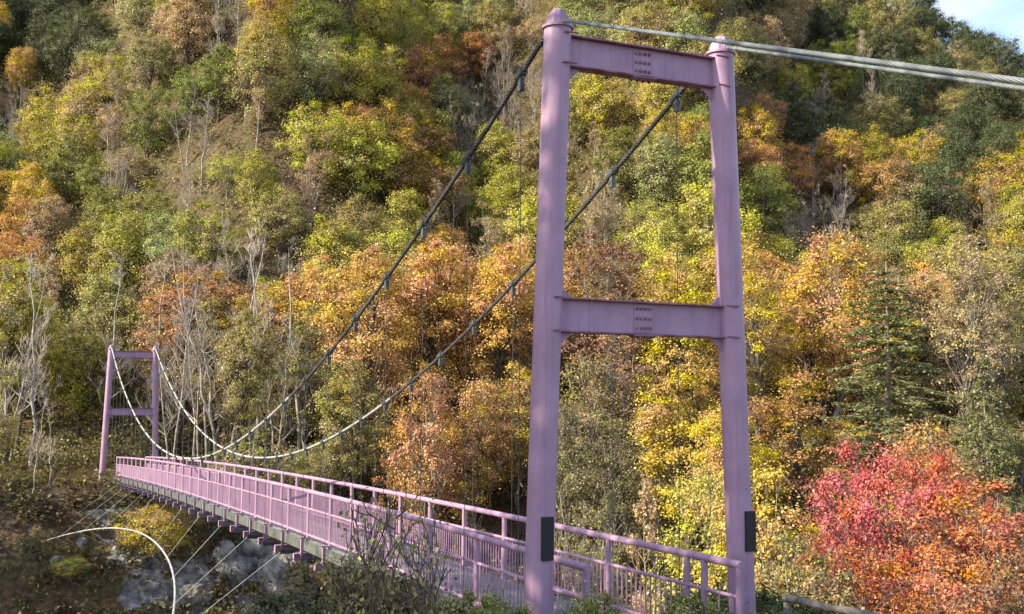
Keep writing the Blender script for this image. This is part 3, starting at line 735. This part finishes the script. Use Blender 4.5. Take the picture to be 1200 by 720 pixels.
hero('shrub', SMALL[1], 190, 588, depth_at(190, 640)-1.5, 92, 'yellow', 'shrub', 'bright yellow bush under the far half of the deck above the guy cable', jit=.02)
hero('shrub', SMALL[2], 84, 652, depth_at(84, 684), 44, 'yellow green', 'shrub', 'yellow green bush on the rocks beneath the guy cable', jit=.02, cat='shrub')
for px, yt, dp, wp in ((275, 258, 82, 140), (362, 290, 84, 120), (52, 300, 80, 110), (188, 290, 88, 90), (955, 275, 86, 120), (590, 345, 78, 70), (440, 345, 80, 80), (240, 275, 84, 100), (310, 270, 86, 110), (330, 300, 80, 80), (210, 300, 80, 80), (130, 300, 86, 90), (20, 285, 84, 90)):
    hero('birch_tree', BIRCH[rng.randint(3)], px, yt, dp, wp, 'grey', 'pale trunked bare birch', twig=(.36, .32, .28))
for px, yt, dp in ((42, 462, 68), (64, 478, 70)):
    hero('birch_tree', BIRCH[1], px, yt, dp, 50, 'grey', 'pale trunked bare birch', twig=(.30, .27, .23))

# near bank bushes and saplings in front of the railing
for i, (px, yt, dp, wp, c, lb) in enumerate((
    (395, 652, 15, 150, 'dry olive', 'olive bush in front of the lower railing, beside the bare saplings'),
    (470, 668, 13.5, 140, 'dry olive', 'brown green bush at the foot of the bare saplings'),
    (545, 690, 13, 120, 'green', 'green bush between the saplings and the near tower leg'),
    (335, 690, 14, 110, 'dark green', 'low dark bush by the rock face under the railing'),
    (600, 700, 14.2, 70, 'green', 'small green bush touching the outer side of the near tower leg'),
    (700, 688, 14.6, 75, 'green', 'leafy green weeds at the end of the near railing'),
    (815, 694, 15.5, 80, 'green', 'low green weeds under the far railing end'),
    (905, 716, 14.6, 90, 'olive', 'low weeds at the foot of the log fence'))):
    hero('bush', BUSH[i % 4], px, yt, dp, wp, c, 'bush', lb, cat='bush', jit=.04)
for px, yt, dp, wp, c in ((215, 312, 91, 95, 'rust red'), (255, 308, 93, 90, 'orange'), (300, 330, 90, 95, 'golden'), (345, 318, 92, 95, 'orange'), (392, 300, 91, 100, 'orange'), (438, 306, 93, 95, 'rust red'),
        (488, 296, 91, 100, 'orange'), (535, 288, 92, 95, 'orange'), (588, 298, 91, 95, 'golden'), (690, 288, 92, 100, 'golden'), (770, 292, 92, 95, 'orange'), (885, 288, 92, 95, 'orange'), (985, 320, 88, 95, 'orange'), (1085, 325, 86, 110, 'orange'), (1150, 300, 88, 120, 'yellow')):
    hero('slender_tree', TALL[rng.randint(5)], px, yt, dp, wp, c, c+' slender tree')
SAP = [proto_bare(500+i, 2.4, .2, BARK_D, 3, 160, .09, depth=2, kids=(2, 4), upb=.5) for i in range(2)]
for px, yt, dp, wp, c, lb in ((455, 560, 13, 70, 'olive', 'thin bare sapling rising in front of the railing'), (420, 600, 13.4, 60, 'green', 'short leafy sapling leaning on the olive bush by the railing'),
                          (500, 590, 12.6, 60, 'olive', 'dark sapling standing between the thin sapling and the near tower')):
    hero('sapling', SAP[0 if px != 420 else 1], px, yt, dp, wp, c, 'sapling', lb, cat='sapling', twig=(.07, .055, .045))
# trees on the camera bank whose shade falls across the near half of the bridge
for i, (x, y, s) in enumerate(((-17, -1, 1.55), (-19, 6, 1.6), (-23, 2, 1.9), (-16.5, 11, 1.3), (-27, 9, 1.9), (-19, 16, 1.5), (-30, 17, 1.9))):
    plant('autumn_tree', SHADE[i % 2], x, y, s*.82, 'olive', 'off', label='olive tree on the camera bank shading the near half of the bridge', group='shade trees on the camera bank')

for i, (x, y) in enumerate(((-17, 57), (-16.5, 62), (-22, 55), (-21, 63))):  # out of view, added and sized to shade the far gorge slope
    g = gz(x, y); plant('autumn_tree', SHADE[i % 2], x, y, ((7.5 if x > -19 else 10)-g)/SHADE[i % 2]['h'], 'olive', 'off', sz=1.2, label='unseen olive tree added on the far bank to shade the gorge slope', group='shade trees on the far bank')
# small trees filling the slope between the big ones
u = 97.0
while u < 182:
    for v in np.arange(-.47*u, .47*u, 7.0):
        uu = u+rng.uniform(-3, 3); vv = v+rng.uniform(-5, 5); x, y = xy_of(uu, vv); px, py, _ = project((x, y, gz(x, y)+3))
        if not (-30 < px < 1230) or py < -40 or (px > 1090 and py < 60) or any((p['x']-x)**2+(p['y']-y)**2 < 9 for p in PLANTS): continue
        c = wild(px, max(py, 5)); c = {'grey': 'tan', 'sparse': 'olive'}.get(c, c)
        plant('understory_tree', SMALL[rng.randint(3)], x, y, rng.uniform(.9, 1.5), c, c+' low bushy tree')
    u += 6.0
ROCKM = noisy('grey_rock', (0.05, 0.05, 0.048), (0.38, 0.375, 0.36), 1.6, 0.95, 10, .32, .7, bump=1.0, bscale=5)
def rock(px, py, wpx, hpx, seed, label, back=.1):
    rs = np.random.RandomState(seed); d = depth_at(px, py); q = unproj(px, py, d+back)
    import bmesh
    bm = bmesh.new(); bmesh.ops.create_icosphere(bm, subdivisions=4, radius=1)
    pl = rs.normal(size=(22, 3)); pl /= np.linalg.norm(pl, axis=1)[:, None]; of = rs.uniform(.62, .95, 22)
    V = np.array([v.co[:] for v in bm.verts]); 
    for n_, o_ in zip(pl, of):
        e = np.maximum(V @ n_-o_, 0); V -= e[:, None]*n_
    for lam, am in ((.9, .06), (.35, .035), (.16, .02)):
        V *= 1+am*(vnoise(V[:, 0]+seed, V[:, 1]+V[:, 2]*.7, lam, 8, seed % 20)+vnoise(V[:, 2], V[:, 1]-V[:, 0], lam, 8, (seed+7) % 20))[:, None]
    s = d/FPX
    V *= np.array([wpx/2*s, wpx*.3*s, hpx/2*s])
    for v, c in zip(bm.verts, V): v.co = c
    me = bpy.data.meshes.new('rock'); bm.to_mesh(me); bm.free(); me.materials.append(ROCKM)
    o = bpy.data.objects.new('rock', me); COL.objects.link(o); o.location = q; o.rotation_euler = (.25*rs.normal(), .2*rs.normal(), -YAW+.3*rs.normal())
    tag(o, label, 'rock', 'rocks on the far gorge slope')
for i, (px, py, w_, h_, lb) in enumerate(((262, 672, 64, 78, 'big pale grey crag under the deck beside the last tie ropes'), (318, 690, 60, 80, 'tall bluish crag next to the foreground bushes under the deck'),
    (292, 648, 46, 40, 'grey ledge right below the deck edge'), (226, 702, 50, 40, 'dark boulder behind the foot of the guy cable'), (345, 662, 40, 44, 'narrow grey rock half hidden by the olive bush'),
    (66, 662, 24, 24, 'small pale rock below the free end of the guy cable'), (92, 640, 20, 26, 'upright grey stone beside the yellow green bush'), (46, 676, 20, 16, 'small light stone low on the brown slope'))):
    rock(px, py, w_, h_, 30+i, lb)
# ------------------------------------------------------------------ ground cover
def cover(name, label, n, region, colour, size, per, rad, alpha, seed):
    rs = np.random.RandomState(seed); P = []
    while sum(len(p) for p in P) < n:
        x, y = region(rs, 4000); z = ground(x, y); px, py, dz = project(np.stack([x, y, z+.5], 1))
        k = (px > -60) & (px < 1260) & (py < 790) & (dz > 5); P.append(np.stack([x, y, z], 1)[k])
    P = np.vstack(P)[:n]; R_ = rad*rs.uniform(.4, 1.3, n); P[:, 2] += R_*.45
    me = leaf_mesh(name, leaf_quads(rs, P, R_, per, size, .75, .6))
    o = bpy.data.objects.new(name, me); COL.objects.link(o); o.color = (*colour, alpha); tag(o, label, 'undergrowth', kind='stuff')
def r_uv(u0, u1):
    def f(rs, n):
        u = np.sqrt(rs.uniform(u0*u0, u1*u1, n)); return xy_of(u, rs.uniform(-.5, .5, n)*u)
    return f
def r_far(rs, n):
    y = rs.uniform(30, 72, n); x = rs.uniform(-30, 75, n); Yf = 60-.45*np.clip(x-5, 0, 45)
    k = (y > Yf-15) & ((x > 7.5) | (x < -11) | (y > Yf-2.2) | ((x < 0) & (rs.uniform(size=n) < .85)) | (rs.uniform(size=n) < .05)) & ~((abs(x) < 2.2) & (y > Yf-6)); return x[k], y[k]
def r_near(rs, n):
    x = rs.uniform(-9, 22, n); y = rs.uniform(-9, 16, n); k = ~((abs(x) < 1.9) & (y < 3)) & ((x > 1.9) | (y > -4)); return x[k], y[k]
cover('hill_undergrowth', 'brown and olive scrub covering the hill between the trees', 9000, r_uv(88, 192), (.29, .26, .10), .24, 48, 2.2, .9, 1)
cover('terrace_undergrowth', 'dark olive brush under the trees at the foot of the hill', 2200, r_uv(60, 95), (.17, .14, .06), .26, 50, 1.1, .9, 2)
cover('bank_brush', 'dry brown brush covering the far gorge slope', 2300, r_far, (.16, .105, .045), .17, 75, .9, .9, 3)
cover('bank_weeds', 'green weeds and grass on the near bank by the tower feet', 1300, r_near, (.10, .12, .035), .09, 70, .38, .8, 4)

# ------------------------------------------------------------------ labels that tell the trees apart
def zone_words(px, py):
    r = 'hill top' if py < 70 else 'upper slope' if py < 150 else 'middle slope' if py < 225 else 'lower slope' if py < 290 else 'hill foot'
    c = 'outside far tower' if px < 112 else 'above far tower' if px < 205 else 'above far deck' if px < 400 else 'above near deck' if px < 630 else \
        'behind near tower' if px < 860 else 'beside near tower' if px < 1000 else 'above red maple'
    return r, c
from collections import defaultdict
bins = defaultdict(list)
for p in PLANTS:
    if p['label']: continue
    px, py, _ = project((p['x'], p['y'], p['mid'])); p['px'] = px; p['py'] = py
    bins[(p['kind'],)+zone_words(px, py)].append(p)
ORD = ['first', 'second', 'third', 'fourth', 'fifth', 'sixth', 'seventh', 'eighth', 'ninth', 'tenth', 'eleventh', 'twelfth', 'thirteenth', 'fourteenth', 'fifteenth', 'sixteenth', 'seventeenth', 'eighteenth', 'nineteenth', 'twentieth', 'twenty-first', 'twenty-second', 'twenty-third', 'twenty-fourth', 'twenty-fifth', 'twenty-sixth', 'twenty-seventh', 'twenty-eighth', 'twenty-ninth', 'thirtieth']
for (kind, r, c), L_ in bins.items():
    L_.sort(key=lambda p: p['px'])
    for i, p in enumerate(L_):
        e = p['e']; e['group'] = 'trees on the wooded hillside'
        e['label'] = (f'only {kind} on {r} {c}' if len(L_) == 1 else f'{kind}, {ORD[min(i, 29)]} from left on {r} {c}')
